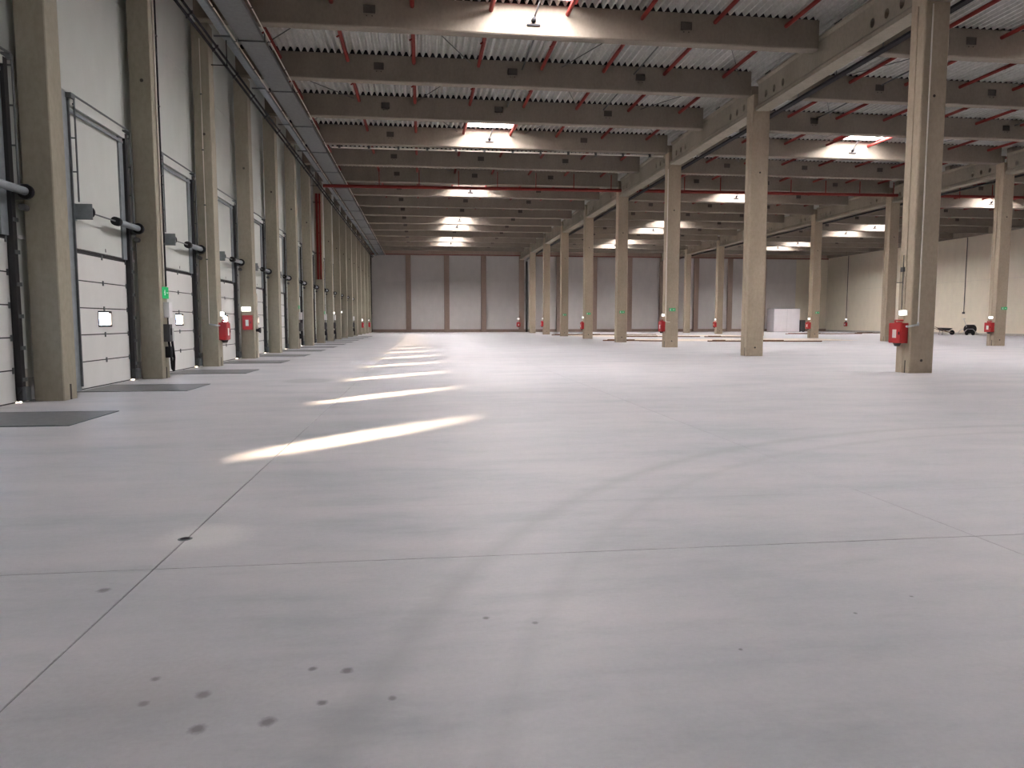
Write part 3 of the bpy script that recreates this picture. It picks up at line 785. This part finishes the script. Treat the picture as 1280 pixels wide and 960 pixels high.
exit_sign((LCX, LCY + 42.3, 2.4), 'x+', 'green exit sign on the eighth wall column of the dock wall')
lamp((LCX, LCY + 48.3, 2.45), 'x+', 'emergency light on the ninth wall column of the dock wall')
lamp((LCX, LCY + 54.3, 2.6), 'x+', 'emergency light high on the tenth wall column of the dock wall')
lamp((LCX, LCY + 78.3, 1.9), 'x+', 'large bright emergency light on the fourteenth wall column of the dock wall', 1.7)
lamp((LCX, LCY + 90.3, 1.9), 'x+', 'emergency light on the sixteenth wall column of the dock wall')
for kk, nm in ((78, 'fourteenth'), (90, 'sixteenth')): hose_cabinet((LCX, LCY + kk + .3, 1.25), 'x+', 'red fire hose cabinet on the %s wall column of the dock wall' % nm, False)
hose_cabinet((LCX, LCY + 12 + .42, 1.33), 'x+', 'red fire hose cabinet on the third wall column of the dock wall')
lamp((LCX, LCY + 12 + .42, 1.98), 'x+', 'emergency light above the hose cabinet on the third wall column')
hose_cabinet((LCX - .27, LCY + 18, 1.66), 'y-', 'red cabinet on the front face of the fourth wall column', False).scale = (.66, .8, 1)
lamp((LCX - .33, LCY + 18, 2.26), 'y-', 'lit emergency light above the red cabinet on the fourth wall column', 1.25)
o = empty('alarm_horn', (LCX, LCY + 18.35, 1.3)); tag(o, 'black round alarm horn on the side of the fourth wall column', 'alarm')
MB().tube([(0, 0, 0), (.08, 0, 0), ], .07, 12).build('base', M['black'], o); MB().tube([(.08, 0, 0), (.2, 0, 0)], .07, 12, .14).build('horn', M['black'], o)
for kc, lab, zl in ((1, 'dark conduit down the second wall column', 2.75), (2, 'pale conduit down the third wall column to the cabinet', 1.6)):
    o = empty('column_conduit', (LCX + .03 if kc == 1 else LCX - .30, LCY + 6 * kc + (.46 if kc == 1 else -.03), 0)); tag(o, lab, 'conduit')
    MB().tube([(0, 0, zl), (0, 0, 12.0)], .028 if kc == 1 else .016, 7).build('tube', M['black' if kc == 1 else 'conduit'], o)
    if kc == 1: MB().tube([(.0, -.16, zl), (0, -.16, 12.0)], .025, 7).build('pale_tube', M['conduit'], o)
    else: MB().tube([(0, 0, 1.6), (.33, 0, 1.55), (.33, .2, 1.55)], .03, 7).build('elbow', M['grey'], o)
    m = MB()
    for z in (4, 6, 8, 10): m.box(-.035, .035, -.035, .03, z, z + .04)
    m.build('clips', M['dgrey'], o)
o = empty('vertical_pipe', (LCX + .02, LCY + 18.55, 0)); tag(o, 'pale vertical pipe on the corner of the fourth wall column', 'pipe')
MB().tube([(0, 0, 0), (0, 0, 3.0)], .04, 8).build('tube', M['conduit'], o)

# ---------------------------------------------------------------- far floor objects
o = empty('white_booth', (57.2, 112, 0)); tag(o, 'large white boarded booth standing at the far end of the right nave', 'booth')
MB().box(0, 4.45, 0, 2.4, .05, 3.78).build('walls', M['board'], o)
MB().box(-.04, 4.49, -.04, 2.44, 3.78, 3.86).build('roof_rim', M['grey'], o)
MB().box(0, 4.45, 0, 2.4, 0, .05).build('base', M['dgrey'], o)
m = MB().box(4.5 * .5 - .01, 4.5 * .5 + .01, -.012, 0, .05, 3.78); m.build('joint_strip', M['grey'], o)
o = empty('black_cabinet', (61.9, 112.2, 0)); tag(o, 'tall black cabinet beside the right end of the white booth', 'cabinet')
MB().box(0, .85, 0, .8, .08, 1.95).build('body', M['black'], o)
MB().box(.03, .41, -.02, 0, .12, 1.9).build('door', M['dgrey'], o); MB().box(.44, .82, -.02, 0, .12, 1.9).build('door', M['dgrey'], o)
for x in (.08, .77): MB().box(x - .04, x + .04, .1, .7, 0, .08).build('foot', M['dgrey'], o)

# wheelbarrow
def wheel(x, y, r_, wd, parent, name='wheel'):
    MB().tube([(x, y - wd / 2, r_), (x, y + wd / 2, r_)], r_, 18).build(name, M['black'], parent)
wbx = empty('wheelbarrow', (65.8, 84.6, 0)); tag(wbx, 'small dark wheelbarrow standing near the right wall', 'wheelbarrow')
wbx.scale = (1.3, 1.3, 1.3)
tr_ = MB(); top = [(-.25, -.38, .72), (.95, -.30, .66), (.95, .30, .66), (-.25, .38, .72)]; bot = [(0, -.25, .42), (.65, -.2, .42), (.65, .2, .42), (0, .25, .42)]
tr_.add(top + bot, [(0, 1, 5, 4), (1, 2, 6, 5), (2, 3, 7, 6), (3, 0, 4, 7), (4, 5, 6, 7)]); tr_.build('tray', M['dgrey'], wbx)
for s in (-1, 1):
    MB().tube([(1.15, s * .08, .22), (.2, s * .24, .40), (-.95, s * .32, .80)], .025, 7).build('handle', M['wood'], wbx)
    MB().tube([(.0, s * .24, .42), (-.1, s * .24, 0)], .022, 7).build('leg', M['steelrod'], wbx)
wheel(1.15, 0, .24, .1, wbx)
# hose/cable cart
kc = empty('drum_cart', (67.6, 82.4, 0)); tag(kc, 'hand cart with round black drum and upright handle near the right wall', 'cart')
kc.scale = (1.25, 1.25, 1.25)
MB().tube([(.3, -.35, .62), (.3, .35, .62)], .44, 22).build('drum', M['black'], kc)
for s in (-1, 1):
    MB().tube([(-.9, s * .36, .1), (-.3, s * .36, .62), (.3, s * .36, .62), (.85, s * .36, .15)], .03, 7).build('side_frame', M['grey'], kc)
    MB().tube([(.3, s * .38, .18), (.3, s * .46, .18)], .18, 16).build('wheel', M['black'], kc)
MB().tube([(.0, 0, .6), (-.45, 0, 1.65)], .025, 7).tube([(-.45, -.2, 1.65), (-.45, .2, 1.65)], .02, 6).build('handle', M['grey'], kc)
MB().tube([(.82, 0, .1), (.82, 0, 1.15)], .02, 6).build('upright', M['grey'], kc)

# long strips of timber and steel lying on the far floor, with pale screed beds
strips = [(15.9, 62.2, 21.4, 59.4, 'first'), (24.2, 58.9, 27.4, 58.5, 'second'), (27.9, 58.3, 33.5, 57.2, 'third'), (16, 88, 30, 90.2, 'fourth'), (22.0, 77.5, 30.5, 76.6, 'fifth'), (30.8, 76.0, 34.5, 74.8, 'sixth'), (49, 92.5, 60, 92.5, 'seventh'), (62, 97, 69, 99, 'eighth')]
for i, (xa, ya, xb, yb, nm) in enumerate(strips):
    L_ = math.hypot(xb - xa, yb - ya); r = empty('floor_batten', (xa, ya, 0), math.atan2(yb - ya, xb - xa))
    tag(r, 'dark batten on the floor beyond the free columns, %s one counting away' % ordn(i, 'first'), 'batten', 'battens on the far floor')
    MB().box(0, L_, -.16, .16, .0, .10).build('board', M['wood'], r)
    MB().box(.4, L_ * .45, -.1, .12, .10, .16).build('top_board', M['wood'], r)
for xa, xb, ya, yb, nm in ((17.5, 39.0, 60.6, 68.0, 'nearer'), (17.8, 39.4, 79.5, 88.0, 'farther')):
    o = MB().box(xa, xb, ya, yb, 0, .012).build('screed_strip', M['dust']); tag(o, 'pale fresh screed strip on the floor beyond the columns, the %s one' % nm, 'screed')
for ob in bpy.data.objects:
    if ob.parent and ob.name.split('.')[0] in ('hangers', 'clips', 'sprinkler_heads', 'pictogram', 'pipe_opening', 'cable_loop', 'mounting_bracket', 'reel_cap', 'end_plate', 'rollers', 'hinges', 'brackets', 'section_seals', 'glazing_bars', 'clamps', 'cables'): ob['kind'] = 'stuff'
print('objects', len(bpy.data.objects))
